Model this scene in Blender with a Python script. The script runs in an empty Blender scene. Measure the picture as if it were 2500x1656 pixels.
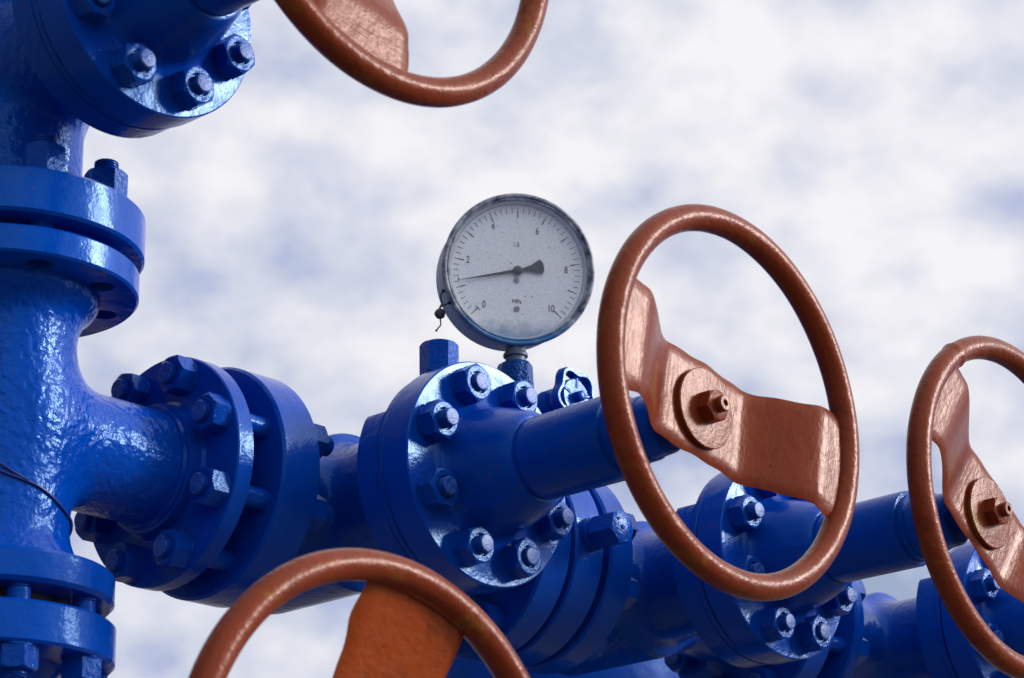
import bpy, bmesh, math, random
import numpy as np
from mathutils import Vector, Matrix
R_ = math.radians
sc = bpy.context.scene
random.seed(7); np.random.seed(7)
H = 2.3                                   # height of the horizontal arm above the ground

# ------------------------------------------------------------------ camera
cam = bpy.data.cameras.new('camera'); cam_o = bpy.data.objects.new('camera', cam)
sc.collection.objects.link(cam_o); sc.camera = cam_o
cr = Vector((0.67932472, -0.73359357, -0.01893147)); cu = Vector((-0.23313025, -0.24020181, 0.94231278)); cf = Vector((0.69582197, 0.63572287, 0.33419787))
M = Matrix((cr, cu, -cf)).transposed().to_4x4(); M.translation = Vector((-1.43030735, -2.00241033, -0.76860937 + H))
cam_o.matrix_world = M
cam.sensor_fit = 'HORIZONTAL'; cam.sensor_width = 36; cam.lens = 6203.3653 / 2500 * 36
cam.clip_start = 0.05; cam.clip_end = 5000
cam.dof.use_dof = True; cam.dof.focus_distance = 2.85; cam.dof.aperture_fstop = 11

# ------------------------------------------------------------------ world: daylight sky with broken cloud
SUN_DIR = Vector((0.72, -0.69, 0.36)).normalized()
sun_el = math.asin(SUN_DIR.z); sun_az = math.atan2(SUN_DIR.x, SUN_DIR.y)
w = bpy.data.worlds.new('World'); sc.world = w; w.use_nodes = True
nt = w.node_tree; nt.nodes.clear(); N = nt.nodes; L = nt.links
def nd(tree, typ, **kw):
    n = tree.nodes.new(typ)
    for k, v in kw.items():
        if k.startswith('i_'): n.inputs[k[2:].replace('_', ' ')].default_value = v
        else: setattr(n, k, v)
    return n
def math_(tree, op, a, b=None, c=None, clamp=False):
    n = tree.nodes.new('ShaderNodeMath'); n.operation = op; n.use_clamp = clamp
    for i, v in enumerate((a, b, c)):
        if v is None: continue
        if isinstance(v, (int, float)): n.inputs[i].default_value = v
        else: tree.links.new(v, n.inputs[i])
    return n.outputs[0]
def ramp(tree, fac, stops, interp='LINEAR'):
    n = tree.nodes.new('ShaderNodeValToRGB'); n.color_ramp.interpolation = interp
    e = n.color_ramp.elements
    while len(e) < len(stops): e.new(0.5)
    for k, (p, c) in enumerate(stops):
        e[k].position = p; e[k].color = (*c, 1) if len(c) == 3 else c
    if fac is not None: tree.links.new(fac, n.inputs[0])
    return n.outputs[0]
def noise(tree, vec, scale, detail=3, rough=0.5, dist=0.0):
    n = tree.nodes.new('ShaderNodeTexNoise'); n.inputs['Scale'].default_value = scale; n.inputs['Detail'].default_value = detail
    n.inputs['Roughness'].default_value = rough; n.inputs['Distortion'].default_value = dist
    if vec is not None: tree.links.new(vec, n.inputs['Vector'])
    return n.outputs['Fac']
def mapping(tree, vec, scale=(1, 1, 1), loc=(0, 0, 0), rot=(0, 0, 0)):
    n = tree.nodes.new('ShaderNodeMapping'); n.inputs['Scale'].default_value = scale; n.inputs['Location'].default_value = loc; n.inputs['Rotation'].default_value = rot
    tree.links.new(vec, n.inputs['Vector']); return n.outputs[0]
def mixc(tree, fac, a, b, mode='MIX'):
    n = tree.nodes.new('ShaderNodeMix'); n.data_type = 'RGBA'; n.blend_type = mode
    for s, v in ((n.inputs[0], fac), (n.inputs[6], a), (n.inputs[7], b)):
        if isinstance(v, (int, float)): s.default_value = v
        elif isinstance(v, tuple): s.default_value = (*v, 1)
        else: tree.links.new(v, s)
    return n.outputs[2]
tc = N.new('ShaderNodeTexCoord'); D = tc.outputs['Generated']
sky = N.new('ShaderNodeTexSky'); sky.sky_type = 'NISHITA'; sky.sun_disc = False
sky.sun_elevation = sun_el; sky.sun_rotation = sun_az
sep = N.new('ShaderNodeSeparateXYZ'); L.new(D, sep.inputs[0])
CLOUD_OFF = (0.9, 0.25, 0.4)
dv = mapping(nt, D, (1.0, 1.0, 1.45), CLOUD_OFF)
def density(v):
    return math_(nt, 'ADD', math_(nt, 'MULTIPLY', noise(nt, v, 10.5, 4, 0.50, 0.1), 0.74), math_(nt, 'MULTIPLY', noise(nt, v, 30.0, 5, 0.52, 0.1), 0.26))
big = noise(nt, dv, 5.0, 2, 0.50, 0.0)
d0 = density(dv)
upv = N.new('ShaderNodeVectorMath'); upv.operation = 'ADD'; L.new(dv, upv.inputs[0]); upv.inputs[1].default_value = (0.008, -0.008, 0.028)
d1 = density(upv.outputs[0])                      # thinner cloud towards the light: lit tops, grey bases
m = math_(nt, 'ADD', math_(nt, 'ADD', math_(nt, 'MULTIPLY', d0, 0.62), math_(nt, 'MULTIPLY', big, 0.20)), 0.080)
m = math_(nt, 'ADD', m, math_(nt, 'MULTIPLY', math_(nt, 'SUBTRACT', d0, d1), 0.52))
m = math_(nt, 'ADD', m, math_(nt, 'MULTIPLY', math_(nt, 'SUBTRACT', sep.outputs['Z'], 0.335), 0.50))
cloud = ramp(nt, m, [(0.37, (0.46, 0.52, 0.73)), (0.435, (0.61, 0.65, 0.785)), (0.495, (0.71, 0.735, 0.835)), (0.55, (0.81, 0.815, 0.88)), (0.625, (0.92, 0.905, 0.93))], 'LINEAR')
cover = ramp(nt, m, [(0.28, (0.55,) * 3), (0.38, (1.0,) * 3)], 'EASE')
# unseen sky to the left, dimmed to darken left-facing sides and their reflections
dk = N.new('ShaderNodeVectorMath'); dk.operation = 'DOT_PRODUCT'; L.new(D, dk.inputs[0]); dk.inputs[1].default_value = (-0.86, 0.50, 0.0)
dkm = N.new('ShaderNodeMapRange'); dkm.interpolation_type = 'SMOOTHSTEP'; L.new(dk.outputs['Value'], dkm.inputs[0])
for q, v in ((1, 0.05), (2, 0.65), (3, 1.0), (4, 0.20)): dkm.inputs[q].default_value = v
# thin bright cloud around the veiled sun
dt = N.new('ShaderNodeVectorMath'); dt.operation = 'DOT_PRODUCT'; L.new(D, dt.inputs[0]); dt.inputs[1].default_value = SUN_DIR
ang = math_(nt, 'ARCCOSINE', math_(nt, 'MINIMUM', dt.outputs['Value'], 0.99999))
g1 = math_(nt, 'EXPONENT', math_(nt, 'MULTIPLY', math_(nt, 'MULTIPLY', ang, ang), -1.0 / (2 * R_(17) ** 2)))
db = N.new('ShaderNodeVectorMath'); db.operation = 'DOT_PRODUCT'; L.new(D, db.inputs[0]); db.inputs[1].default_value = Vector((-0.62, -0.66, 0.42)).normalized()  # extra brightness added to the unseen sky behind the camera, lifts the dial
ab = math_(nt, 'ARCCOSINE', math_(nt, 'MINIMUM', db.outputs['Value'], 0.99999))
g2 = math_(nt, 'MULTIPLY', math_(nt, 'EXPONENT', math_(nt, 'MULTIPLY', math_(nt, 'MULTIPLY', ab, ab), -1.0 / (2 * R_(32) ** 2))), 0.72)
glow = math_(nt, 'ADD', math_(nt, 'ADD', dkm.outputs[0], g2), math_(nt, 'MULTIPLY', g1, 3.6))
bg1 = N.new('ShaderNodeBackground'); L.new(sky.outputs[0], bg1.inputs[0]); bg1.inputs[1].default_value = 0.10
bg2 = N.new('ShaderNodeBackground'); L.new(cloud, bg2.inputs[0]); L.new(glow, bg2.inputs[1])
mx = N.new('ShaderNodeMixShader'); L.new(cover, mx.inputs[0]); L.new(bg1.outputs[0], mx.inputs[1]); L.new(bg2.outputs[0], mx.inputs[2])
wo = N.new('ShaderNodeOutputWorld'); L.new(mx.outputs[0], wo.inputs[0])
# ------------------------------------------------------------------ sun (veiled, low, from camera right)
sl = bpy.data.lights.new('sun', 'SUN'); sl.energy = 2.7; sl.angle = R_(14); sl.color = (1.0, 0.95, 0.90)
so = bpy.data.objects.new('sun', sl); sc.collection.objects.link(so)
so.rotation_euler = (-SUN_DIR).to_track_quat('-Z', 'Y').to_euler(); so.location = (3, -4, 5)
sc.view_settings.view_transform = 'Standard'; sc.view_settings.look = 'None'; sc.view_settings.exposure = 0; sc.view_settings.gamma = 1
sc.render.engine = 'CYCLES'

# ------------------------------------------------------------------ materials
def new_mat(name):
    mt = bpy.data.materials.new(name); mt.use_nodes = True; t = mt.node_tree
    b = t.nodes['Principled BSDF']; tcn = t.nodes.new('ShaderNodeTexCoord')
    return mt, t, b, tcn.outputs['Object']
def bump(t, b, height, strength, dist, prev=None):
    n = t.nodes.new('ShaderNodeBump'); n.inputs['Strength'].default_value = strength; n.inputs['Distance'].default_value = dist
    t.links.new(height, n.inputs['Height'])
    if prev is not None: t.links.new(prev, n.inputs['Normal'])
    t.links.new(n.outputs[0], b.inputs['Normal']); return n.outputs[0]
def blue(name, col=(0.0, 0.043, 0.33), lump=0.3, lump_scale=150, fine=0.25, rough=(0.12, 0.28), specks=True, spec=0.28, wear=0.0, turned=False):
    mt, t, b, P = new_mat(name)
    v = noise(t, P, 11, 4, 0.6); c = mixc(t, math_(t, 'MULTIPLY', v, 1.0), tuple(x * 0.72 for x in col), tuple(x * 1.3 for x in col))
    dirt = noise(t, P, 45, 6, 0.7); dm = ramp(t, dirt, [(0.64, (0, 0, 0)), (0.74, (1, 1, 1))])
    c = mixc(t, math_(t, 'MULTIPLY', dm, 0.35), c, (0.006, 0.012, 0.05))
    if specks:
        s = noise(t, P, 210, 0, 0.5); sm = ramp(t, s, [(0.85, (0, 0, 0)), (0.865, (1, 1, 1))])
        c = mixc(t, math_(t, 'MULTIPLY', sm, 0.8), c, (0.16, 0.012, 0.03))
    if wear:
        s = noise(t, P, 150 if wear < 0.01 else 70, 5, 0.65); sm = ramp(t, s, [(0.72 - wear, (0, 0, 0)), (0.78 - wear, (1, 1, 1))])
        c = mixc(t, sm, c, (0.05, 0.035, 0.02))
    t.links.new(c, b.inputs['Base Color'])
    rn = noise(t, P, 30, 4, 0.6); mr = t.nodes.new('ShaderNodeMapRange'); t.links.new(rn, mr.inputs[0])
    mr.inputs[1].default_value = 0.3; mr.inputs[2].default_value = 0.7; mr.inputs[3].default_value = rough[0]; mr.inputs[4].default_value = rough[1]
    t.links.new(mr.outputs[0], b.inputs['Roughness'])
    b.inputs['Specular IOR Level'].default_value = spec; b.inputs['Specular Tint'].default_value = (0.26, 0.64, 1.0, 1)
    h1 = noise(t, P, lump_scale, 2, 0.45, 0.12)
    n1 = bump(t, b, h1, lump, 0.0035)
    h2 = noise(t, P, lump_scale * 4.5, 2, 0.5); n2 = bump(t, b, h2, fine, 0.0007, n1)
    h3 = noise(t, P, 22, 2, 0.5); n3 = bump(t, b, h3, 0.25, 0.006, n2)
    if turned:
        wv = t.nodes.new('ShaderNodeTexWave'); wv.bands_direction = 'Y'; wv.inputs['Scale'].default_value = 85; wv.inputs['Distortion'].default_value = 0.6; t.links.new(P, wv.inputs['Vector']); bump(t, b, wv.outputs['Fac'], 0.06, 0.0006, n3)
    return mt
BLUE_CAST = blue('blue_cast_paint', (0.0, 0.050, 0.37), 0.66, 112, 0.16)
BLUE_VALVE = blue('blue_valve_paint', lump=0.30, lump_scale=110)
BLUE_FLANGE = blue('blue_flange_paint', (0.0, 0.045, 0.34), 0.18, 80, 0.35, wear=0.001)
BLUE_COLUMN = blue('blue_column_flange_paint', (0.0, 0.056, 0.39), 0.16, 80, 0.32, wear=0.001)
BLUE_NUT = blue('blue_nut_paint', (0.0, 0.042, 0.31), 0.22, 200, 0.3, specks=False)
BLUE_ROUGH = blue('blue_weathered_paint', (0.002, 0.035, 0.20), 0.9, 240, 0.5, wear=0.12)
BLUE_FAR = blue('blue_background_paint', (0.0, 0.040, 0.30), 0.12, 60, 0.15, rough=(0.38, 0.5), spec=0.2)
BLUE_BONNET = blue('blue_turned_bonnet_paint', (0.0, 0.043, 0.34), 0.09, 60, 0.28, wear=0.001, turned=True)
def bare_tip():
    mt, t, b, P = new_mat('painted_stud_end')
    v = noise(t, P, 260, 4, 0.6); c = ramp(t, v, [(0.38, (0.002, 0.04, 0.27)), (0.66, (0.05, 0.12, 0.40))])
    t.links.new(c, b.inputs['Base Color']); b.inputs['Roughness'].default_value = 0.30; b.inputs['Specular IOR Level'].default_value = 0.26; b.inputs['Specular Tint'].default_value = (0.55, 0.72, 1.0, 1)
    bump(t, b, v, 0.4, 0.001); return mt
TIP = bare_tip()
def brown(name, streak=(1, 1, 1), strength=0.35, ochre=0.0, cols=((0.122, 0.0195, 0.0068), (0.190, 0.033, 0.0115))):
    mt, t, b, P = new_mat(name)
    v = noise(t, P, 9, 4, 0.6); c = mixc(t, v, *cols)
    if ochre:
        o = noise(t, P, 16, 4, 0.6, 0.6); om = ramp(t, o, [(0.66 - ochre, (0, 0, 0)), (0.76 - ochre, (1, 1, 1))])
        c = mixc(t, math_(t, 'MULTIPLY', om, 0.75), c, (0.17, 0.085, 0.012))
    gr = noise(t, P, 23, 6, 0.68, 0.5); gm_ = ramp(t, gr, [(0.56, (0, 0, 0)), (0.70, (1, 1, 1))]); c = mixc(t, math_(t, 'MULTIPLY', gm_, 0.55), c, (0.055, 0.011, 0.006))
    s = noise(t, P, 130, 2, 0.5); sm = ramp(t, s, [(0.735, (0, 0, 0)), (0.765, (1, 1, 1))])
    c = mixc(t, sm, c, (0.03, 0.010, 0.006)); t.links.new(c, b.inputs['Base Color'])
    rn = noise(t, P, 40, 3, 0.6); mr = t.nodes.new('ShaderNodeMapRange'); t.links.new(rn, mr.inputs[0]); mr.inputs[3].default_value = 0.20; mr.inputs[4].default_value = 0.38
    t.links.new(mr.outputs[0], b.inputs['Roughness']); b.inputs['Specular IOR Level'].default_value = 0.18; b.inputs['Specular Tint'].default_value = (1.0, 0.66, 0.52, 1)
    b.inputs['Coat Weight'].default_value = 0.03; b.inputs['Coat Roughness'].default_value = 0.25
    sv = mapping(t, P, streak); h = noise(t, sv, 1.0, 3, 0.6)
    n1 = bump(t, b, h, strength, 0.0016); h2 = noise(t, P, 55, 3, 0.6); bump(t, b, h2, 0.34, 0.003, n1)
    return mt
BROWN_RIM = brown('brown_rim_paint', (130, 130, 130), 0.45, 0.045)
BROWN_PLATE = brown('brown_brushed_plate_paint', (200, 90, 34), 0.30, 0.05)
BROWN_LESS_SKY = brown('brown_plate_less_sky_tint', (90, 70, 60), 0.6, 0.0, ((0.200, 0.030, 0.0038), (0.290, 0.048, 0.0060)))  # bottom wheel's plate: weaker sky reflection put into the colour as a stronger orange
_p = BROWN_LESS_SKY.node_tree.nodes['Principled BSDF']; _p.inputs['Specular IOR Level'].default_value = 0.5
BROWN_NUT = brown('brown_hub_paint', (200, 200, 200), 0.3, 0.10)
def plain(name, col, rough=0.5, metal=0.0, spec=0.5):
    mt, t, b, P = new_mat(name)
    v = noise(t, P, 90, 4, 0.6); c = mixc(t, v, tuple(x * 0.7 for x in col), tuple(min(1, x * 1.3) for x in col)); t.links.new(c, b.inputs['Base Color'])
    b.inputs['Roughness'].default_value = rough; b.inputs['Metallic'].default_value = metal; b.inputs['Specular IOR Level'].default_value = spec
    bump(t, b, v, 0.25, 0.001); return mt
DARK = plain('black_ink', (0.012, 0.018, 0.030), 0.5)
WIRE = plain('rusty_wire', (0.025, 0.016, 0.014), 0.7)
LEAD = plain('grey_lead', (0.05, 0.05, 0.055), 0.65)
HOLE = plain('dark_hole', (0.003, 0.003, 0.006), 0.8)
STEEL = plain('dull_steel', (0.30, 0.31, 0.33), 0.35, 0.8)
BLUEWIRE = plain('blue_painted_wire', (0.001, 0.022, 0.18), 0.3)
def case_mat():
    mt, t, b, P = new_mat('grey_gauge_case_paint')
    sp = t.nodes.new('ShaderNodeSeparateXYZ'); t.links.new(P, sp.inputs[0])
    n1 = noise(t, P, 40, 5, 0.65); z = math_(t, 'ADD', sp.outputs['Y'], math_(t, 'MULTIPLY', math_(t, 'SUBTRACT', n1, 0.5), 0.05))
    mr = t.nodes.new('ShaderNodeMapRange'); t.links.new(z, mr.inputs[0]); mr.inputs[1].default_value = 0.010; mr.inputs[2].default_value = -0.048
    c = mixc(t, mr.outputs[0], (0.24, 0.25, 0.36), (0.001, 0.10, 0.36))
    d = noise(t, P, 110, 5, 0.7); dm = ramp(t, d, [(0.60, (0, 0, 0)), (0.72, (1, 1, 1))]); c = mixc(t, math_(t, 'MULTIPLY', dm, 0.3), c, (0.02, 0.018, 0.02))
    t.links.new(c, b.inputs['Base Color']); b.inputs['Roughness'].default_value = 0.45; b.inputs['Specular IOR Level'].default_value = 0.15; bump(t, b, d, 0.2, 0.001); return mt
CASE = case_mat()
def bezel_mat():
    mt, t, b, P = new_mat('worn_bezel')
    n1 = noise(t, P, 55, 6, 0.7); c = ramp(t, n1, [(0.34, (0.02, 0.02, 0.025)), (0.44, (0.13, 0.15, 0.20)), (0.62, (0.36, 0.39, 0.44))])
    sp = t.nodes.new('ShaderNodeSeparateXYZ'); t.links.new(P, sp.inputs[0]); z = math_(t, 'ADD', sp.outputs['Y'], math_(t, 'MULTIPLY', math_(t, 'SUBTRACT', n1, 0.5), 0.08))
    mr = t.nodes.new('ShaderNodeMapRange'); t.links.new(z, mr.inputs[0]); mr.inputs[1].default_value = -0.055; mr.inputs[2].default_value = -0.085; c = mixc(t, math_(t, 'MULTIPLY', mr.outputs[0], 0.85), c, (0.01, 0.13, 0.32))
    t.links.new(c, b.inputs['Base Color']); b.inputs['Roughness'].default_value = 0.45; b.inputs['Specular IOR Level'].default_value = 0.3; bump(t, b, n1, 0.3, 0.001); return mt
BEZEL = bezel_mat()
def dial_mat():
    mt, t, b, P = new_mat('speckled_dial_white')
    n1 = noise(t, P, 620, 2, 0.6); m1 = ramp(t, n1, [(0.56, (0, 0, 0)), (0.68, (1, 1, 1))])
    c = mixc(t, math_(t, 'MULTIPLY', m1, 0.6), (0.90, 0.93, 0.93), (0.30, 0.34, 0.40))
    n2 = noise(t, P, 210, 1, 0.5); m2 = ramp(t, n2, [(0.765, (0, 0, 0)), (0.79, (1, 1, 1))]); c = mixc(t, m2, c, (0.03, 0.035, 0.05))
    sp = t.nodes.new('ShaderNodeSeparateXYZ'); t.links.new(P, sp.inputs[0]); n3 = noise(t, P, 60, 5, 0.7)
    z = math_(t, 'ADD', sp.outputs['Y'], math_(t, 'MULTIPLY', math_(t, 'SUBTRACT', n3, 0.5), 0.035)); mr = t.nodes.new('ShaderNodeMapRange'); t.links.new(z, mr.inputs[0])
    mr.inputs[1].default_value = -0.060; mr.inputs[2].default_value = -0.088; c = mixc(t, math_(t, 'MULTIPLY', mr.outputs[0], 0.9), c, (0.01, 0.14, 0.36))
    t.links.new(c, b.inputs['Base Color']); b.inputs['Roughness'].default_value = 0.5; return mt
DIAL = dial_mat()
def glass_mat():
    mt = bpy.data.materials.new('thin_gauge_glass'); mt.use_nodes = True; t = mt.node_tree; t.nodes.clear()
    tr = t.nodes.new('ShaderNodeBsdfTransparent'); tr.inputs[0].default_value = (0.985, 0.99, 0.99, 1); gl = t.nodes.new('ShaderNodeBsdfGlossy'); gl.inputs['Roughness'].default_value = 0.06
    fr = t.nodes.new('ShaderNodeMath'); fr.operation = 'MULTIPLY_ADD'; lw = t.nodes.new('ShaderNodeLayerWeight'); pw = t.nodes.new('ShaderNodeMath'); pw.operation = 'POWER'; t.links.new(lw.outputs['Facing'], pw.inputs[0]); pw.inputs[1].default_value = 5; t.links.new(pw.outputs[0], fr.inputs[0]); fr.inputs[1].default_value = 0.7; fr.inputs[2].default_value = 0.04; mxs = t.nodes.new('ShaderNodeMixShader'); o = t.nodes.new('ShaderNodeOutputMaterial')
    t.links.new(fr.outputs[0], mxs.inputs[0]); t.links.new(tr.outputs[0], mxs.inputs[1]); t.links.new(gl.outputs[0], mxs.inputs[2]); t.links.new(mxs.outputs[0], o.inputs[0]); return mt
GLASS = glass_mat()
def ground_mat():
    mt, t, b, P = new_mat('dusty_gravel')
    a = noise(t, P, 0.6, 5, 0.6); g = noise(t, P, 45, 4, 0.7); c = mixc(t, a, (0.13, 0.11, 0.085), (0.23, 0.19, 0.15)); c = mixc(t, math_(t, 'MULTIPLY', g, 0.5), c, (0.06, 0.055, 0.05))
    t.links.new(c, b.inputs['Base Color']); b.inputs['Roughness'].default_value = 0.95; bump(t, b, g, 0.6, 0.02); return mt
GROUND = ground_mat()

# ------------------------------------------------------------------ mesh helpers
def finish(me, mat, angle=32):
    me.materials.clear()
    for mm in (mat if isinstance(mat, (list, tuple)) else (mat,)): me.materials.append(mm)
    me.polygons.foreach_set('use_smooth', [True] * len(me.polygons))
    me.set_sharp_from_angle(angle=R_(angle)); me.update(); return me
def link(name, me, parent=None, loc=None, rot=None, label=None):
    o = bpy.data.objects.new(name, me); sc.collection.objects.link(o)
    if parent is not None: o.parent = parent
    if loc is not None: o.location = loc
    if rot is not None: o.rotation_euler = rot
    if label: o['label'] = label
    return o
def thing(name, label, cat, loc=(0, 0, 0), rot=(0, 0, 0), group=None):
    o = bpy.data.objects.new(name, None); sc.collection.objects.link(o); o.location = loc; o.rotation_euler = rot
    o.empty_display_size = 0.05; o['label'] = label; o['category'] = cat
    if group: o['group'] = group
    return o
def bm_mesh(bm, name, mat, angle=32):
    bmesh.ops.recalc_face_normals(bm, faces=bm.faces)
    me = bpy.data.meshes.new(name); bm.to_mesh(me); bm.free(); return finish(me, mat, angle)
AX = {'x': Matrix(((0, 0, 1), (1, 0, 0), (0, 1, 0))), 'y': Matrix(((1, 0, 0), (0, 0, -1), (0, 1, 0))), 'z': Matrix.Identity(3)}
# 'x': lathe axis along +x ; 'y': lathe axis along -y (stem direction) ; 'z': along +z
def lathe_bm(bm, prof, axis='z', n=96, c=(0, 0, 0), cap=True, mat=0, rfun=None, closed=False):
    A = AX[axis]; c = Vector(c); rings = []
    for (t_, r) in prof:
        ring = []
        for k in range(n):
            a = 2 * math.pi * k / n; rr = r * (rfun(a, t_) if rfun else 1)
            ring.append(bm.verts.new(A @ Vector((rr * math.cos(a), rr * math.sin(a), t_)) + c))
        rings.append(ring)
    for i in range(len(rings) - 1):
        for k in range(n):
            f = bm.faces.new((rings[i][k], rings[i][(k + 1) % n], rings[i + 1][(k + 1) % n], rings[i + 1][k])); f.material_index = mat
    if closed:
        for k in range(n): bm.faces.new((rings[-1][k], rings[-1][(k + 1) % n], rings[0][(k + 1) % n], rings[0][k]))
    elif cap:
        f = bm.faces.new(rings[0][::-1]); f.material_index = mat; f = bm.faces.new(rings[-1]); f.material_index = mat
    return rings
def lathe(name, prof, mat, axis='z', n=96, c=(0, 0, 0), angle=32, rfun=None, closed=False):
    bm = bmesh.new(); lathe_bm(bm, prof, axis, n, c, rfun=rfun, closed=closed); return bm_mesh(bm, name, mat, angle)
def disc(t0, t1, r, ch=0.002, r0=0.0):
    return [(t0, r - ch), (t0 + ch, r), (t1 - ch, r), (t1, r - ch)]
def tube_bm(bm, pts, r, n=10, mat=0, closed=False):
    pts = [Vector(p) for p in pts]; rings = []; prev = None; m_ = len(pts)
    for i, p in enumerate(pts):
        d = (pts[(i + 1) % m_] - pts[i - 1]) if closed else (pts[min(i + 1, m_ - 1)] - pts[max(i - 1, 0)])
        d.normalize(); u = prev if prev is not None else (Vector((0, 0, 1)) if abs(d.z) < 0.9 else Vector((1, 0, 0)))
        u = (u - d * u.dot(d)).normalized(); v = d.cross(u); prev = u
        rr = r[i] if isinstance(r, (list, tuple)) else r
        rings.append([bm.verts.new(p + (u * math.cos(2 * math.pi * k / n) + v * math.sin(2 * math.pi * k / n)) * rr) for k in range(n)])
    for i in range(m_ if closed else m_ - 1):
        a, b = rings[i], rings[(i + 1) % m_]
        for k in range(n):
            f = bm.faces.new((a[k], a[(k + 1) % n], b[(k + 1) % n], b[k])); f.material_index = mat
    if not closed: bm.faces.new(rings[0][::-1]).material_index = mat; bm.faces.new(rings[-1]).material_index = mat
def tube(name, pts, r, mat, n=10, closed=False):
    bm = bmesh.new(); tube_bm(bm, pts, r, n, 0, closed); return bm_mesh(bm, name, mat, 50)
def torus_bm(bm, R, r, axis='y', c=(0, 0, 0), n=144, k=24, wob=None):
    A = AX[axis]; c = Vector(c); rings = []
    for i in range(n):
        a = 2 * math.pi * i / n; rr = r * (wob(a) if wob else 1)
        rings.append([bm.verts.new(A @ Vector(((R + rr * math.cos(b)) * math.cos(a), (R + rr * math.cos(b)) * math.sin(a), rr * math.sin(b))) + c) for b in (2 * math.pi * j / k for j in range(k))])
    for i in range(n):
        for j in range(k):
            bm.faces.new((rings[i][j], rings[(i + 1) % n][j], rings[(i + 1) % n][(j + 1) % k], rings[i][(j + 1) % k]))
def nut_bm(bm, af, h, axis='z', c=(0, 0, 0), rot=0.0, both=False, hole=None, n=48):
    """hexagon nut with the curved 30 degree chamfer; base at t=0, chamfered face at t=h"""
    A = AX[axis]; c = Vector(c); a2 = af / 2
    def P(r, a, t_): return bm.verts.new(A @ Vector((r * math.cos(a + rot), r * math.sin(a + rot), t_)) + c)
    an = [2 * math.pi * k / n for k in range(n)]
    rh = [a2 / math.cos(((a % (math.pi / 3)) - math.pi / 6)) for a in an]
    base = [P(r, a, (r - a2) * 0.58 if both else 0.0) for r, a in zip(rh, an)]
    top = [P(r, a, h - (r - a2 * 0.975) * 0.72) for r, a in zip(rh, an)]
    rim = [P(a2 * 0.94, a, h) for a in an]
    loops = [base, top, rim]
    if hole: loops += [[P(a2 * hole, a, h) for a in an], [P(a2 * (hole - 0.08), a, h - 0.0035) for a in an]]
    for i in range(len(loops) - 1):
        for k in range(n): bm.faces.new((loops[i][k], loops[i][(k + 1) % n], loops[i + 1][(k + 1) % n], loops[i + 1][k]))
    bm.faces.new(base[::-1]); bm.faces.new(loops[-1])
def stud_prof(t0, t1, r):
    """rod with rolled thread near both ends"""
    p = [(t0, r * 0.86), (t0 + 0.0012, r * 0.98)]
    t_ = t0 + 0.0012; lim = t1 - 0.0012; k = 0
    while t_ + 0.0028 < min(t0 + 0.016, lim): p += [(t_ + 0.0008, r), (t_ + 0.0018, r), (t_ + 0.0024, r * 0.90)]; t_ += 0.0028
    p.append((t_ + 0.0006, r))
    u = max(t_ + 0.002, t1 - 0.016)
    if u + 0.003 < lim:
        while u + 0.0028 < lim: p += [(u + 0.0008, r), (u + 0.0018, r), (u + 0.0024, r * 0.90)]; u += 0.0028
    p += [(lim, r * 0.98), (t1, r * 0.86), (t1 + 0.0003, r * 0.45), (t1 - 0.0002, r * 0.22)]
    q = [p[0]]
    for a in p[1:]:
        if a[0] > q[-1][0] + 1e-5: q.append(a)
    return q
# smooth-union cast bodies: voxel remesh then projection on a blended distance field
def sd_cyl(p, a, b, r, rnd=0.006):
    a = np.array(a, float); b = np.array(b, float); h = np.linalg.norm(b - a); d = (b - a) / h
    q = p - a; t_ = q @ d; rad = np.linalg.norm(q - np.outer(t_, d), axis=1)
    dx = rad - (r - rnd); dy = np.abs(t_ - h / 2) - (h / 2 - rnd)
    return np.minimum(np.maximum(dx, dy), 0) + np.sqrt(np.maximum(dx, 0) ** 2 + np.maximum(dy, 0) ** 2) - rnd
def smin(a, b, k):
    h = np.clip(0.5 + 0.5 * (b - a) / k, 0, 1); return b * (1 - h) + a * h - k * h * (1 - h)
def cast(name, cyls, mat, k=0.025, voxel=0.0035, extra=None):
    bm = bmesh.new()
    for (a, b, r) in cyls:
        a = Vector(a); b = Vector(b); d = (b - a); mtx = d.to_track_quat('Z', 'Y').to_matrix().to_4x4(); mtx.translation = (a + b) / 2
        bmesh.ops.create_cone(bm, cap_ends=True, segments=64, radius1=r, radius2=r, depth=d.length, matrix=mtx)
    me = bpy.data.meshes.new(name); bm.to_mesh(me); bm.free(); o = bpy.data.objects.new('tmp', me); sc.collection.objects.link(o)
    md = o.modifiers.new('r', 'REMESH'); md.mode = 'VOXEL'; md.voxel_size = voxel
    dg = bpy.context.evaluated_depsgraph_get(); me2 = bpy.data.meshes.new_from_object(o.evaluated_get(dg)); bpy.data.objects.remove(o); me2.name = name
    co = np.empty(len(me2.vertices) * 3); me2.vertices.foreach_get('co', co); co = co.reshape(-1, 3)
    def f(p):
        s = None
        for c in cyls:
            v = sd_cyl(p, *c); s = v if s is None else smin(s, v, k)
        return s + (extra(p) if extra else 0)
    e = 1e-4
    for it in range(6):
        v = f(co); g = np.stack([(f(co + np.eye(3)[i] * e) - v) / e for i in range(3)], 1); g /= np.maximum(np.linalg.norm(g, axis=1, keepdims=True), 0.3)
        co -= np.clip(v, -0.006, 0.006)[:, None] * g
    me2.vertices.foreach_set('co', co.ravel()); me2.update(); return finish(me2, mat, 60)
def ring_angles(off=22.5, n=8): return [R_(off + 360 / n * k) for k in range(n)]
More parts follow.
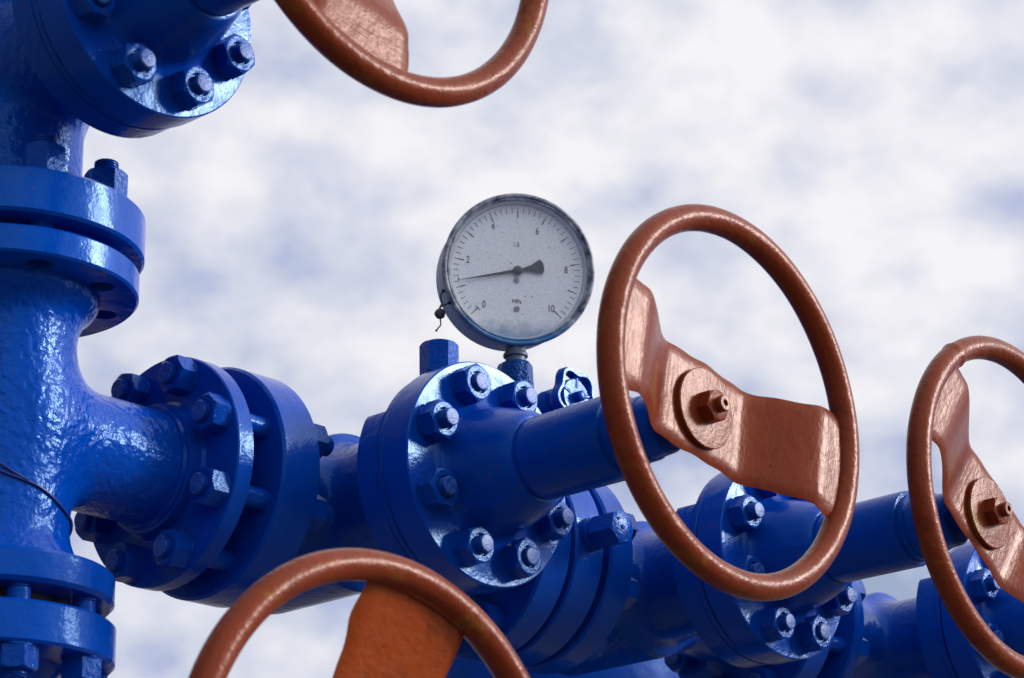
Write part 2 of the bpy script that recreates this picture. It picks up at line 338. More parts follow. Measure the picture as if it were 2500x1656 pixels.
def boolean_holes(me, centers, r, axis='z', depth=1.0, name='flange', mat=None):
    o = bpy.data.objects.new('tmpa', me); sc.collection.objects.link(o)
    bm = bmesh.new()
    for c in centers: lathe_bm(bm, [(-depth, r), (depth, r)], axis, 28, c)
    bmesh.ops.recalc_face_normals(bm, faces=bm.faces); cm = bpy.data.meshes.new('cut'); bm.to_mesh(cm); bm.free(); co = bpy.data.objects.new('tmpb', cm); sc.collection.objects.link(co)
    md = o.modifiers.new('b', 'BOOLEAN'); md.operation = 'DIFFERENCE'; md.object = co; md.solver = 'EXACT'
    dg = bpy.context.evaluated_depsgraph_get(); me2 = bpy.data.meshes.new_from_object(o.evaluated_get(dg)); bpy.data.objects.remove(o); bpy.data.objects.remove(co); me2.name = name
    return finish(me2, mat, 32)

# ------------------------------------------------------------------ ground
bm = bmesh.new(); bmesh.ops.create_grid(bm, x_segments=40, y_segments=40, size=1500)
g = link('ground', bm_mesh(bm, 'ground', GROUND)); g['kind'] = 'structure'

# ------------------------------------------------------------------ shared small meshes (local +z = outward)
def nut_mesh(name, af, h, rot=0.0):
    bm = bmesh.new(); lathe_bm(bm, [(0.0, af * 0.53), (0.0012, af * 0.535), (0.0024, af * 0.52)], 'z', 40); nut_bm(bm, af, h - 0.002, 'z', (0, 0, 0.002), rot, hole=0.66); return bm_mesh(bm, name, BLUE_NUT, 18)
def stud_mesh(name, t0, t1, r):
    bm = bmesh.new(); rg = lathe_bm(bm, stud_prof(t0, t1, r), 'z', 28)
    me = bm_mesh(bm, name, [BLUE_NUT, TIP], 25)
    zs = [v.co.z for v in me.vertices]
    for p in me.polygons:
        if p.center.z > t1 - 0.0009 or p.center.z < t0 + 0.0009: p.material_index = 1
    return me
BON_NUTS = [nut_mesh('nut', 0.0376, 0.0215, R_(k * 17)) for k in range(4)]
BON_STUD = [stud_mesh('stud', -0.03, 0.0290 + d, 0.0100) for d in (0.0, 0.0035, -0.0025, 0.0015)]
ARM_NUTS = [nut_mesh('nut', 0.0365, 0.0235, R_(k * 13 + 5)) for k in range(4)]
COL_NUTS = [nut_mesh('nut', 0.0385, 0.0340, R_(k * 13 + 2)) for k in range(4)]
TO = {'x': (0, R_(90), 0), '-x': (0, R_(-90), 0), '-y': (R_(90), 0, 0), 'z': (0, 0, 0), '-z': (R_(180), 0, 0)}
def add_nut(parent, nutm, studm, pos, d, spin=0.0):
    n = link('nut', nutm, parent, pos, TO[d]); 
    if studm is not None: link('stud', studm, n)
    return n

# ------------------------------------------------------------------ handwheel
def spoke_plate(r, dish, hw=0.0515, th=0.006, seed=0, straight=False):
    rnd = random.Random(seed); nu, nv = 64, 14; bm = bmesh.new()
    ph = [rnd.uniform(0, 6.28) for _ in range(6)]
    def prof(u):                                   # distance from the hub plane towards the rim plane
        if straight: a = min(max((abs(u) - 0.050) / (r - 0.050), 0), 1); return dish * (a * 0.75 + a * a * 0.25)
        a = min(max((abs(u) - 0.060) / 0.080, 0), 1); return dish * (a * a * (3 - 2 * a) * 0.55 + a * 0.45)
    def half(u, s):
        a = min(max((abs(u) - 0.085) / 0.07, 0), 1)
        return hw + 0.0075 * a * a + 0.0012 * math.sin(u * 55 + ph[0] + s) + 0.0008 * math.sin(u * 140 + ph[1] + 2 * s)
    top = []; bot = []
    for i in range(nu + 1):
        rt = []; rb = []
        for j in range(nv + 1):
            v = -1 + 2 * j / nv; f = -1 + 2 * i / nu
            hv = half(f * r * 0.95, 0 if v > 0 else 2.1); y = v * hv; ue = math.sqrt(max(r * r - y * y, 1e-6)); u = f * ue
            e = (1 - abs(v)); edge = th / 2 * min(1, (e / 0.06) ** 0.5 if e < 0.06 else 1) * 0.999 + 0.0002
            d = -0.0 + prof(u)
            rt.append(bm.verts.new((u, -(d + edge), y))); rb.append(bm.verts.new((u, -(d - edge), y)))
        top.append(rt); bot.append(rb)
    for i in range(nu):
        for j in range(nv):
            bm.faces.new((top[i][j], top[i + 1][j], top[i + 1][j + 1], top[i][j + 1])); bm.faces.new((bot[i][j], bot[i][j + 1], bot[i + 1][j + 1], bot[i + 1][j]))
    for i in range(nu):
        bm.faces.new((top[i][0], bot[i][0], bot[i + 1][0], top[i + 1][0])); bm.faces.new((top[i][nv], top[i + 1][nv], bot[i + 1][nv], bot[i][nv]))
    for j in range(nv):
        bm.faces.new((top[0][j], top[0][j + 1], bot[0][j + 1], bot[0][j])); bm.faces.new((top[nu][j], bot[nu][j], bot[nu][j + 1], top[nu][j + 1]))
    return bm_mesh(bm, 'spoke_plate', BROWN_PLATE, 40)
def handwheel(valve, r, s_rim, ang_deg, label, hub=0.521, seam=None, off=(0, 0), pm=None):
    rnd = random.Random(int(r * 1e5)); ph = rnd.uniform(0, 6)
    def wob(a):
        v = 1 + 0.012 * math.sin(3 * a + ph) + 0.008 * math.sin(11 * a + 2 * ph)
        if seam is not None:
            d = abs(((a - seam + math.pi) % (2 * math.pi)) - math.pi); v += 0.16 * math.exp(-(d / 0.016) ** 2)
        return v
    bm = bmesh.new(); torus_bm(bm, r, 0.0135, 'y', (off[0], -s_rim, off[1]), 200, 26, wob)
    # weld beads where the plate meets the ring
    for sgn in (0, math.pi):
        pts = [];
        for q in range(15):
            a = R_(ang_deg) + sgn + (-0.31 + 0.62 * q / 14); pts.append((off[0] + (r - 0.0120) * math.cos(a), -s_rim + 0.001, off[1] + (r - 0.0120) * math.sin(a)))
        tube_bm(bm, pts, [(0.0036 + 0.0009 * rnd.random()) * max(0.08, 1 - abs(i_ - 7) / 7.0) ** 0.5 for i_ in range(len(pts))], 8)
    wv = link('handwheel', bm_mesh(bm, 'handwheel', BROWN_RIM, 60), valve, label=label)
    spm = spoke_plate(r, s_rim - hub, seed=int(r * 1e4), straight=pm is not None)
    if pm: spm.materials[0] = pm
    sp = link('spoke_plate', spm, wv, (off[0], -hub, off[1]), (0, -R_(ang_deg), 0))
    bm = bmesh.new(); lathe_bm(bm, [(0.002, 0.036), (0.0025, 0.0395), (0.0040, 0.041), (0.0082, 0.0415), (0.0093, 0.0405), (0.0095, 0.0380)], 'y', 72, (off[0], -hub, off[1])); link('hub_washer', bm_mesh(bm, 'hub_washer', BROWN_NUT), wv)
    bm = bmesh.new(); nut_bm(bm, 0.030, 0.0150, 'y', (off[0], -hub - 0.0093, off[1]), R_(11)); 
    lathe_bm(bm, [(0.0, 0.0084), (0.0155, 0.0084), (0.0160, 0.0070), (0.0175, 0.0070), (0.0180, 0.0082), (0.0225, 0.0082), (0.0238, 0.0072), (0.0238, 0.0036), (0.018, 0.0030)], 'y', 32, (off[0], -hub - 0.0093, off[1]))
    link('hub_nut', bm_mesh(bm, 'hub_nut', BROWN_NUT, 28), wv)
    return wv

# ------------------------------------------------------------------ gate valve
BODY = {}
def valve_body(xl, xr, br, nr, rough):
    key = (round(xl, 3), round(xr, 3), round(br, 3), nr)
    if key not in BODY:
        BODY[key] = cast('body', [((xl, 0, 0), (xr, 0, 0), nr), ((0, 0.128, 0), (0, -0.030, 0), br), ((0, 0.0, 0), (0, -0.172, 0), br - 0.018)], BLUE_CAST if rough else BLUE_VALVE, 0.020)
    return BODY[key]
def notch_disc(r, t0, t1, flat):
    """thick body flange whose top is cut flat"""
    bm = bmesh.new(); n = 96; rings = []
    for (t_, rr) in ((t0, r - 0.006), (t0 + 0.005, r), (t1, r)):
        ring = []
        for k in range(n):
            a = 2 * math.pi * k / n; ring.append(bm.verts.new((rr * math.cos(a), -t_, min(rr * math.sin(a), flat))))
        rings.append(ring)
    for i in range(2):
        for k in range(n): bm.faces.new((rings[i][k], rings[i][(k + 1) % n], rings[i + 1][(k + 1) % n], rings[i + 1][k]))
    bm.faces.new(rings[0][::-1]); bm.faces.new(rings[-1])
    bmesh.ops.remove_doubles(bm, verts=bm.verts, dist=1e-6)
    return bm_mesh(bm, 'body_flange', BLUE_VALVE, 30)
NOTCH = None
def bonnet_mesh():
    p = [(0.1945, 0.112), (0.1950, 0.1215), (0.1965, 0.1230), (0.2310, 0.1230), (0.2325, 0.1215), (0.2330, 0.0850), (0.2345, 0.0780), (0.2380, 0.0730), (0.2450, 0.0695), (0.2600, 0.0665), (0.2800, 0.0605), (0.2950, 0.0548), (0.3030, 0.0520), (0.3082, 0.0478), (0.3092, 0.0445), (0.3094, 0.0400)]
    return lathe('bonnet', p, BLUE_BONNET, 'y', 128, angle=30)
def tube_mesh():
    p = [(0.3060, 0.0430), (0.3108, 0.0430), (0.3120, 0.0445), (0.4180, 0.0450), (0.4215, 0.0440), (0.4225, 0.0395), (0.4300, 0.0392), (0.4312, 0.0355), (0.4330, 0.0345), (0.4560, 0.0340), (0.4580, 0.0325), (0.4760, 0.0310), (0.4790, 0.0285), (0.4800, 0.0150), (0.5190, 0.0150)]
    return lathe('stem_housing', p, BLUE_FLANGE, 'y', 96, angle=30)
BONNET = bonnet_mesh(); STEMT = tube_mesh()
def gate_valve(x, z, label, group, rotY=0.0, left=(-0.197, -0.144, 0.127), right=(0.208, 0.253, 0.127), br=0.090, left_nuts=True, right_nuts=True, bolt=0.1016, lmat=None, plug=False, left_off=22.5, studs=None, colnuts=False):
    global NOTCH
    v = thing('gate_valve', label, 'gate valve', (x, 0, z + H), (0, rotY, 0), group)
    nr = 0.0735 if colnuts else 0.064; link('body', valve_body(left[0], right[1], br, nr, rotY != 0), v)
    if NOTCH is None: NOTCH = (notch_disc(0.1205, 0.150, 0.183, 0.058), lathe('body_flange', disc(0.1815, 0.1912, 0.1195, 0.0012), BLUE_VALVE, 'y', 128), notch_disc(0.1205, 0.150, 0.183, 1.0))
    bf = link('body_flange', NOTCH[1], v); link('boss', NOTCH[0] if not colnuts and rotY == 0 else NOTCH[2], bf)
    bn = link('bonnet', BONNET, v); link('stem_housing', STEMT, v)
    for k, a in enumerate(ring_angles()):
        add_nut(v, BON_NUTS[k % 4], BON_STUD[(k * 3) % 4], (0.096 * math.cos(a), -0.2330, 0.096 * math.sin(a)), '-y')
    nuts = COL_NUTS if colnuts else ARM_NUTS
    for side, fl, on in (('l', left, left_nuts), ('r', right, right_nuts)):
        t0, t1, rr = fl; m_ = lmat or BLUE_FLANGE
        fb = disc(t0, t1, rr, 0.003)
        neck = [(t1, nr + 0.018), (t1 + 0.004, nr + 0.010), (t1 + 0.012, nr + 0.0035), (t1 + 0.022, nr - 0.001)] if side == 'l' else None
        if side == 'l': pr = fb + neck
        else: pr = [(t0 - 0.022, 0.0630), (t0 - 0.012, 0.0675), (t0 - 0.004, 0.074), (t0, 0.082)] + fb
        link('pipe_flange', lathe('pipe_flange', pr, m_, 'x', 128), v)
        if on:
            for k, a in enumerate(ring_angles(left_off)):
                pos = (t1 if side == 'l' else t0, bolt * math.cos(a), bolt * math.sin(a))
                add_nut(v, nuts[k % 4], (studs or {}).get(side), pos, 'x' if side == 'l' else '-x')
    return v
S_SHORT = stud_mesh('stud', -0.02, 0.030, 0.0112)          # stud end standing out of a nut
X1, X2, X3, ZU, ZD = 0.4666, 0.9862, 1.4997, 0.3933, -0.4510
GA = 'blue gate valves bolted along the horizontal arm'; GC = 'blue gate valves on the vertical column'
v1 = gate_valve(X1, 0, 'blue gate valve just left of the gauge, largest brown handwheel fully in view', GA, studs={})
v2 = gate_valve(X2, 0, 'blue gate valve behind the central handwheel, its own brown wheel cut by right edge', GA, br=0.087, left=(-0.1962, -0.154, 0.126), right=(0.211, 0.253, 0.125), studs={'r': stud_mesh('stud', -0.105, 0.030, 0.0112)})
v3 = gate_valve(X3, 0, 'farthest blue gate valve at bottom right corner, half hidden by brown handwheel', GA, br=0.081, left=(-0.2150, -0.1950, 0.125), studs={'l': S_SHORT})
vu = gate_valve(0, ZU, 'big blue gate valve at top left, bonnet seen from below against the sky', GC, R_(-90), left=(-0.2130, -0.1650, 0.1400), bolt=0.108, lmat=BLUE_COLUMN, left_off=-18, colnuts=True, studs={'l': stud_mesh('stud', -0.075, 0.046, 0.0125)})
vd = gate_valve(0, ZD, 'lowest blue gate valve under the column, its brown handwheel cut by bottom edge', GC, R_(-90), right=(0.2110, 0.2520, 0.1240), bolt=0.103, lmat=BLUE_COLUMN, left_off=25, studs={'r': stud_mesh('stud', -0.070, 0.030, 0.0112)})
handwheel(v1, 0.1857, 0.5646, 168, 'brown handwheel right of the gauge, whole ring visible', off=(-0.002, 0.003))
handwheel(v2, 0.1857, 0.5519, 142, 'brown handwheel with a weld ring, cut by right edge', hub=0.5135, seam=R_(122), off=(0.002, -0.002))
handwheel(v3, 0.1857, 0.5550, 30, None)
handwheel(vu, 0.1992, 0.5569, 77.5 - 90, 'brown handwheel hanging in from the top edge', hub=0.515)
handwheel(vd, 0.2068, 0.5468, 75.5 - 90, 'orange brown handwheel rising from the bottom edge', hub=0.494, pm=BROWN_LESS_SKY)
# square-shouldered filler plug on top of the first arm valve
bm = bmesh.new(); lathe_bm(bm, [(0.070, 0.021), (0.112, 0.021), (0.113, 0.0185), (0.123, 0.0185), (0.1245, 0.0165), (0.1275, 0.0165)], 'z', 40, (0, -0.160, 0)); nut_bm(bm, 0.0375, 0.0375, 'z', (0, -0.160, 0.1270), R_(12), both=True)
link('filler_plug', bm_mesh(bm, 'filler_plug', BLUE_NUT, 28), v1)

# ------------------------------------------------------------------ pipe tee of the column
tee = thing('pipe_tee', 'rough cast blue pipe tee on the left edge with side arm to the right', 'pipe tee', (0, 0, H))
link('body', cast('body', [((0, 0, -0.155), (0, 0, 0.150), 0.0755), ((0, 0, 0), (0.203, 0, 0), 0.0615), ((0, 0, 0.1290), (0, 0, 0.150), 0.0930), ((0, 0, -0.158), (0, 0, -0.142), 0.0800)], BLUE_CAST, 0.040, 0.003), tee)
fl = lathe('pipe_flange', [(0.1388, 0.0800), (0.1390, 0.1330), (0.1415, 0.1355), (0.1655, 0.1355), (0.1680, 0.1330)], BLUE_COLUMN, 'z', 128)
hc = [(0.107 * math.cos(a), 0.107 * math.sin(a), 0.12) for a in ring_angles(-18)]
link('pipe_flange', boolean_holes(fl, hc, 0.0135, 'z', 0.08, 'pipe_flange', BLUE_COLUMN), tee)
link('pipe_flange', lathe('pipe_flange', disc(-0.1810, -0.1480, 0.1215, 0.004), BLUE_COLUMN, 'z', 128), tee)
link('pipe_flange', lathe('pipe_flange', [(0.1860, 0.0600), (0.1862, 0.0645), (0.1900, 0.0660), (0.1915, 0.0650), (0.1930, 0.0695), (0.2050, 0.0710), (0.2085, 0.0745), (0.2092, 0.1225), (0.2110, 0.1240), (0.2295, 0.1240), (0.2312, 0.1225)], BLUE_FLANGE, 'x', 128), tee)
S_TEE = stud_mesh('stud', -0.153, 0.0305, 0.0114)
for k, a in enumerate(ring_angles()):
    add_nut(tee, ARM_NUTS[k % 4], S_TEE, (0.2092, 0.1016 * math.cos(a), 0.1016 * math.sin(a)), '-x')
link('gasket', lathe('gasket', [(0.2310, 0.062), (0.2702, 0.062)], DARK, 'x', 48), tee)
link('gasket', lathe('gasket', [(0.1676, 0.080), (0.1806, 0.080)], DARK, 'z', 48), tee)
link('gasket', lathe('gasket', [(-0.1992, 0.080), (-0.1806, 0.080)], DARK, 'z', 48), tee)
# wire round the column
pts = []
for q in range(97):
    a = 2 * math.pi * q / 96; zz = -0.0775 - 0.026 * math.sin(a + math.pi / 2) + 0.0012 * math.sin(7 * a)
    rr = 0.0770; pts.append((rr * math.cos(a), rr * math.sin(a), zz))
bm = bmesh.new(); tube_bm(bm, pts[:-1], 0.0015, 8, 0, True)
pts2 = [(p[0] * 1.01, p[1] * 1.01, p[2] + 0.005 + 0.004 * math.sin(i * 0.35)) for i, p in enumerate(pts[56:70])]; tube_bm(bm, pts2, 0.0014, 8)
ww = link('wire', bm_mesh(bm, 'wire', BLUEWIRE, 60), None, (0, 0, H)); ww['label'] = 'thin blue wire wrapped around the tee below its side arm'; ww['category'] = 'wire'

# ------------------------------------------------------------------ spacer flange with hexagon plug
sf = thing('spacer_flange', 'blue flange ring with hexagon plug, clamped as the middle disc below the gauge', 'flange', (0.7525, 0, H))
link('ring', lathe('ring', disc(-0.0245, 0.0245, 0.1265, 0.0025), BLUE_FLANGE, 'x', 128), sf)
S_LONG = stud_mesh('stud', -0.1065, 0.1095, 0.0112)
for k, a in enumerate(ring_angles()):
    link('stud', S_LONG, sf, (0, 0.1016 * math.cos(a), 0.1016 * math.sin(a)), TO['x'])
link('gasket', lathe('gasket', [(-0.034, 0.06), (0.038, 0.06)], DARK, 'x', 48), sf)
bm = bmesh.new(); lathe_bm(bm, [(0.118, 0.020), (0.134, 0.020), (0.135, 0.0165), (0.1395, 0.0165)], 'y', 36, (0, 0, 0.007)); nut_bm(bm, 0.034, 0.008, 'y', (0, -0.129, 0.007), R_(8)); nut_bm(bm, 0.0365, 0.0365, 'y', (0, -0.1395, 0.007), R_(14), both=True)
pl_ = link('hex_plug', bm_mesh(bm, 'hex_plug', BLUE_NUT, 28), sf)
bm = bmesh.new()
for a, rr in ((R_(133), 0.0115), (R_(-47), 0.0115)): lathe_bm(bm, [(-0.001, 0.0021), (0.0005, 0.0021)], 'y', 14, (rr * math.cos(a), -0.1760, 0.007 + rr * math.sin(a)))
link('pin_hole', bm_mesh(bm, 'pin_hole', HOLE), pl_)
link('center_pip', lathe('center_pip', [(-0.001, 0.0032), (0.0012, 0.0030), (0.002, 0.0015)], TIP, 'y', 18, (0, -0.1760, 0.007)), pl_)

# ------------------------------------------------------------------ pressure gauge
GAZ, GEL = R_(-36), R_(-10); GN = Vector((math.sin(GAZ) * math.cos(GEL), -math.cos(GAZ) * math.cos(GEL), math.sin(GEL))); GH = Vector((0, 0, 1)).cross(GN).normalized(); GU = GN.cross(GH) * 1.0
if GU.z < 0: GU = -GU
GC_ = Vector((0.7472, -0.0270, 0.3655 + H))
gm = Matrix((GH, GU, GN)).transposed() * 1.0
pg = thing('pressure_gauge', 'round pressure gauge with white speckled dial and grey case standing against the sky', 'pressure gauge', (0.7650, -0.0020, H + 0.126))
ginv = Matrix.Translation(-Vector((0.7650, -0.0020, H + 0.126))) @ (Matrix.Translation(GC_) @ gm.to_4x4())
def gpart(name, me, parent=pg):
    o = link(name, me, parent)
    if parent is pg: o.matrix_local = ginv
    return o
case = gpart('case', lathe('case', [(-0.078, 0.0700), (-0.0775, 0.0885), (-0.075, 0.0915), (-0.034, 0.0930), (-0.0335, 0.0926), (-0.033, 0.0932), (-0.006, 0.0945), (-0.0035, 0.0940), (-0.0037, 0.0900), (-0.0158, 0.0895)], CASE, 'z', 128))
gpart('bezel', lathe('bezel', [(-0.0110, 0.0930), (-0.0040, 0.0955), (-0.0008, 0.0965), (0.0015, 0.0955), (0.0025, 0.0930), (0.0016, 0.0912), (0.0004, 0.0905), (0.0012, 0.0892), (0.0006, 0.0874), (-0.0015, 0.0868), (-0.0115, 0.0862), (-0.0118, 0.0890)], BEZEL, 'z', 128, angle=50, closed=True))
inner = gpart('inner_ring', lathe('inner_ring', [(-0.0005, 0.0872), (-0.0010, 0.0868), (-0.0118, 0.0846), (-0.0119, 0.0838), (-0.0130, 0.0838), (-0.0130, 0.0875)], plain('pale_ring', (0.44, 0.49, 0.52), 0.45), 'z', 128, angle=40, closed=True))
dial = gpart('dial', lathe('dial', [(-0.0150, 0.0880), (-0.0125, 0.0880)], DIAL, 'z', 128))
gpart('glass', lathe('glass', [(-0.0030, 0.0866), (-0.0022, 0.0866)], GLASS, 'z', 96))
bm = bmesh.new(); zt = -0.0122
def quad(pts_, z0=zt, th=0.0005):
    a = [bm.verts.new((p[0], p[1], z0)) for p in pts_]; b = [bm.verts.new((p[0], p[1], z0 - th)) for p in pts_]; n_ = len(pts_)
    bm.faces.new(a); bm.faces.new(b[::-1])
    for i in range(n_): bm.faces.new((a[i], b[i], b[(i + 1) % n_], a[(i + 1) % n_]))
for i in range(51):
    a = R_(225 - 270 * i / 50); c_, s_ = math.cos(a), math.sin(a)
    def seg(r0, r1, w_):
        quad([(c_ * r0 - s_ * w_, s_ * r0 + c_ * w_), (c_ * r1 - s_ * w_, s_ * r1 + c_ * w_), (c_ * r1 + s_ * w_, s_ * r1 - c_ * w_), (c_ * r0 + s_ * w_, s_ * r0 - c_ * w_)])
    if i % 5 == 0: seg(0.0680, 0.0745, 0.00070); seg(0.0745, 0.0805, 0.00040)
    else: seg(0.0735, 0.0805, 0.00034)
    if i == 0:
        r0 = 0.0690; quad([(c_ * r0 - s_ * w_ + c_ * d_, s_ * r0 + c_ * w_ + s_ * d_) for w_, d_ in ((-0.0045, -0.0004), (-0.0045, 0.0004), (0.0045, 0.0004), (0.0045, -0.0004))])
def text_mesh(body, size, x, y, sx=0.74):
    cu_ = bpy.data.curves.new('t', 'FONT'); cu_.body = body; cu_.size = size; cu_.align_x = 'CENTER'; cu_.align_y = 'CENTER'; cu_.extrude = 0.0002
    o = bpy.data.objects.new('t', cu_); sc.collection.objects.link(o); dg = bpy.context.evaluated_depsgraph_get(); me = bpy.data.meshes.new_from_object(o.evaluated_get(dg))
    me.transform(Matrix.Translation((x, y, zt)) @ Matrix.Diagonal((sx, 1, 1, 1))); bm.from_mesh(me); bpy.data.objects.remove(o); bpy.data.meshes.remove(me)
ox, oy = 0.0062, 0.0030
for tx, px, py in (('0', -0.0350, -0.0412), ('2', -0.0560, 0.0140), ('4', -0.0250, 0.0575), ('6', 0.0312, 0.0548), ('8', 0.0686, 0.0073), ('10', 0.0500, -0.0425)): text_mesh(tx, 0.0128, px - ox, py - oy)
text_mesh('1,5', 0.0084, 0.0047 - ox, 0.0366 - oy, 0.85); text_mesh('MPa', 0.0074, 0.0065 - ox, -0.0356 - oy, 0.95)
mk = bm_mesh(bm, 'markings', DARK); link('markings', mk, dial)
for px, py in ((-0.0003, -0.0118), (0.0004, -0.0478)):
    bm = bmesh.new(); lathe_bm(bm, [(-0.0126, 0.0036), (-0.0112, 0.0036), (-0.0106, 0.0028)], 'z', 24, (px, py, 0)); s_ = link('screw', bm_mesh(bm, 'screw', STEEL), dial)
    bm = bmesh.new(); lathe_bm(bm, [(-0.0003, 0.0005), (0.0003, 0.0005)], 'z', 4, (px, py, -0.0104)); 
    for v in bm.verts: v.co = Vector((px + (v.co.x - px) * 5.5, py + (v.co.y - py) * 1.2, v.co.z))
    bmesh.ops.rotate(bm, verts=bm.verts, cent=(px, py, 0), matrix=Matrix.Rotation(R_(20), 3, 'Z')); link('slot', bm_mesh(bm, 'slot', DARK), dial)
bm = bmesh.new(); pa = math.atan2(-0.0160, -0.0762); ca, sa = math.cos(pa), math.sin(pa)
def P2(u, v): return (u * ca - v * sa, u * sa + v * ca)
quad([P2(0.0765, 0.0002), P2(0.0765, -0.0002), P2(0.04, -0.0012), P2(0.0, -0.0022), P2(-0.008, -0.0022), P2(-0.018, -0.0040), P2(-0.0275, -0.0082), P2(-0.0310, -0.0090), P2(-0.0335, -0.0050), P2(-0.0342, 0.0), P2(-0.0335, 0.0050), P2(-0.0310, 0.0090), P2(-0.0275, 0.0082), P2(-0.018, 0.0040), P2(-0.008, 0.0022), P2(0.0, 0.0022), P2(0.04, 0.0012)], -0.0085, 0.0012)
lathe_bm(bm, [(-0.0125, 0.0030), (-0.0098, 0.0060), (-0.0072, 0.0060), (-0.0066, 0.0052), (-0.0062, 0.0030), (-0.0052, 0.0026)], 'z', 32)
gpart('pointer', bm_mesh(bm, 'pointer', plain('pointer_grey', (0.020, 0.030, 0.050), 0.4), 30))
# threaded neck and sleeve under the case (riser along z)
link('neck', lathe('neck', [(0.120, 0.0125), (0.134, 0.0125), (0.1345, 0.0152), (0.1375, 0.0155), (0.1410, 0.0130), (0.1480, 0.0130)], plain('dull_neck_steel', (0.055, 0.085, 0.13), 0.5, 0.2), 'z', 40), pg)
link('sleeve', lathe('sleeve', [(0.060, 0.0195), (0.085, 0.0200), (0.088, 0.0212), (0.121, 0.0216), (0.1245, 0.0200), (0.1265, 0.0165), (0.128, 0.0120)], BLUE_ROUGH, 'z', 56, rfun=lambda a, t_: 1 + 0.05 * math.sin(3 * a + t_ * 60) + 0.025 * math.sin(8 * a - t_ * 190)), pg)
link('riser_pipe', lathe('riser_pipe', [(-0.004, 0.0170), (0.070, 0.0170)], BLUE_VALVE, 'z', 40), pg)
# seal wire and lead ball on the case
hx = Vector((-0.0905, -0.0275, -0.024)); 
def grow(px, py, dz): return Vector((px - ox, py - oy, dz))
a0, a1 = R_(197), R_(207.5)
q0 = Vector((0.0945 * math.cos(a0), 0.0945 * math.sin(a0), -0.024)); q1 = Vector((0.0945 * math.cos(a1), 0.0945 * math.sin(a1), -0.016))
bm = bmesh.new(); ball = Vector((-0.0945, -0.0570, -0.022))
tube_bm(bm, [q0, q0 * 1.03 + Vector((-0.001, -0.006, 0)), Vector((-0.0925, -0.0440, -0.020)), Vector((-0.0950, -0.0490, -0.021)), ball], 0.0009, 7)
tube_bm(bm, [q1, q1 * 1.03, Vector((-0.0905, -0.0470, -0.017)), Vector((-0.0945, -0.0490, -0.020)), ball], 0.0009, 7)
tube_bm(bm, [ball, ball + Vector((0.0010, -0.0110, 0.001)), ball + Vector((0.0012, -0.0145, 0.001)), ball + Vector((-0.0025, -0.0190, 0.001)), ball + Vector((-0.0048, -0.0225, 0.001))], [0.0009, 0.0009, 0.0009, 0.0009, 0.0015], 7)
for q in (q0, q1): bmesh.ops.create_icosphere(bm, subdivisions=2, radius=0.0024, matrix=Matrix.Translation(q))
seal = link('lead_seal', bm_mesh(bm, 'lead_seal', WIRE, 60)); seal.matrix_world = Matrix.Translation(GC_) @ gm.to_4x4(); seal['label'] = 'small dark lead seal on rusty wire hanging from the gauge case'; seal['category'] = 'seal'
bm = bmesh.new(); bmesh.ops.create_icosphere(bm, subdivisions=3, radius=0.0068, matrix=Matrix.Translation(ball))
for v in bm.verts: d_ = v.co - ball; v.co = ball + d_ * (1 + 0.05 * math.sin(d_.x * 900) * math.cos(d_.y * 700)); 
link('ball', bm_mesh(bm, 'ball', LEAD, 80), seal)

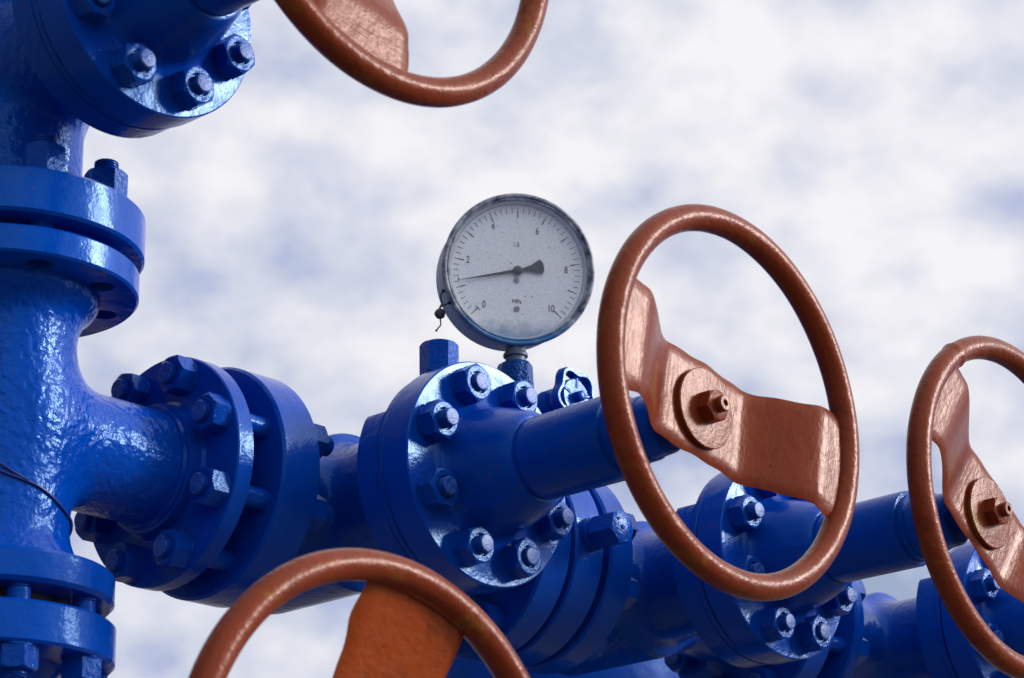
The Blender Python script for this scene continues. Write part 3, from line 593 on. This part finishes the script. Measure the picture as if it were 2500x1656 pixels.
# ------------------------------------------------------------------ needle valve beside the gauge
nv = thing('needle_valve', 'little blue needle valve with lobed knob, right of the gauge stem', 'needle valve', (0.7510, 0, H + 0.1790))
link('body', lathe('body', [(0.010, 0.0150), (0.030, 0.0150), (0.031, 0.0185), (0.050, 0.0190), (0.052, 0.0165), (0.062, 0.0160), (0.064, 0.0185), (0.078, 0.0185), (0.080, 0.0120), (0.090, 0.0115), (0.091, 0.0055), (0.108, 0.0050)], BLUE_VALVE, 'y', 48), nv)
bm = bmesh.new(); lob = []
for q in range(100):
    a = 2 * math.pi * q / 100; rr = 0.0315 * (1 + 0.115 * math.cos(5 * (a - R_(50)))); lob.append((rr * math.cos(a), -0.108, rr * math.sin(a)))
rings = []
for (lx, ly, lz) in lob:
    u_ = Vector((lx, 0, lz)).normalized(); sec = [(-0.0030, -0.0045), (-0.0020, -0.0062), (0.0022, -0.0062), (0.0036, -0.0040), (0.0036, 0.0050), (0.0022, 0.0072), (-0.0014, 0.0072), (-0.0030, 0.0055)]
    rings.append([bm.verts.new(Vector((lx, 0, lz)) + u_ * a_ + Vector((0, -0.108 - b_, 0))) for a_, b_ in sec])
for q in range(len(rings)):
    for k in range(8): bm.faces.new((rings[q][k], rings[q][(k + 1) % 8], rings[(q + 1) % len(rings)][(k + 1) % 8], rings[(q + 1) % len(rings)][k]))
for k in range(5):
    a = R_(50 + 36 + 72 * k); tube_bm(bm, [(0.012 * math.cos(a), -0.108, 0.012 * math.sin(a)), (0.030 * math.cos(a), -0.108, 0.030 * math.sin(a))], 0.0050, 10)
lathe_bm(bm, [(0.1035, 0.0200), (0.1045, 0.0235), (0.1105, 0.0235), (0.1120, 0.0220)], 'y', 48)
kn = link('knob', bm_mesh(bm, 'knob', BLUE_FLANGE, 40), nv)
link('stem', lathe('stem', [(0.1115, 0.0068), (0.1215, 0.0064), (0.1225, 0.0050), (0.1230, 0.0020)], BLUE_NUT, 'y', 28), kn)

# ------------------------------------------------------------------ spool behind the arm
ch = thing('casing_head', 'bright blue casing head far behind the arm, seen at bottom centre', 'casing head', (1.400, 0.50, H - 0.1))
link('body', lathe('body', [(-2.2, 0.185), (-0.32, 0.185), (-0.30, 0.200), (0.200, 0.203), (0.210, 0.194)], BLUE_FAR, 'z', 96), ch)
link('outlet', lathe('outlet', [(0.10, 0.085), (0.267, 0.085), (0.2675, 0.160), (0.2700, 0.1625), (0.3150, 0.1625), (0.317, 0.160)], BLUE_FAR, 'x', 96, (0, -0.14, 0.02)), ch)
for k, a in enumerate(ring_angles()):
    add_nut(ch, ARM_NUTS[k % 4], S_SHORT, (0.2680, -0.14 + 0.131 * math.cos(a), 0.02 + 0.131 * math.sin(a)), '-x')
# casing under the lowest valve, down to the ground
cs = thing('well_casing', 'blue vertical well casing below the lowest valve', 'pipe', (0, 0, 0))
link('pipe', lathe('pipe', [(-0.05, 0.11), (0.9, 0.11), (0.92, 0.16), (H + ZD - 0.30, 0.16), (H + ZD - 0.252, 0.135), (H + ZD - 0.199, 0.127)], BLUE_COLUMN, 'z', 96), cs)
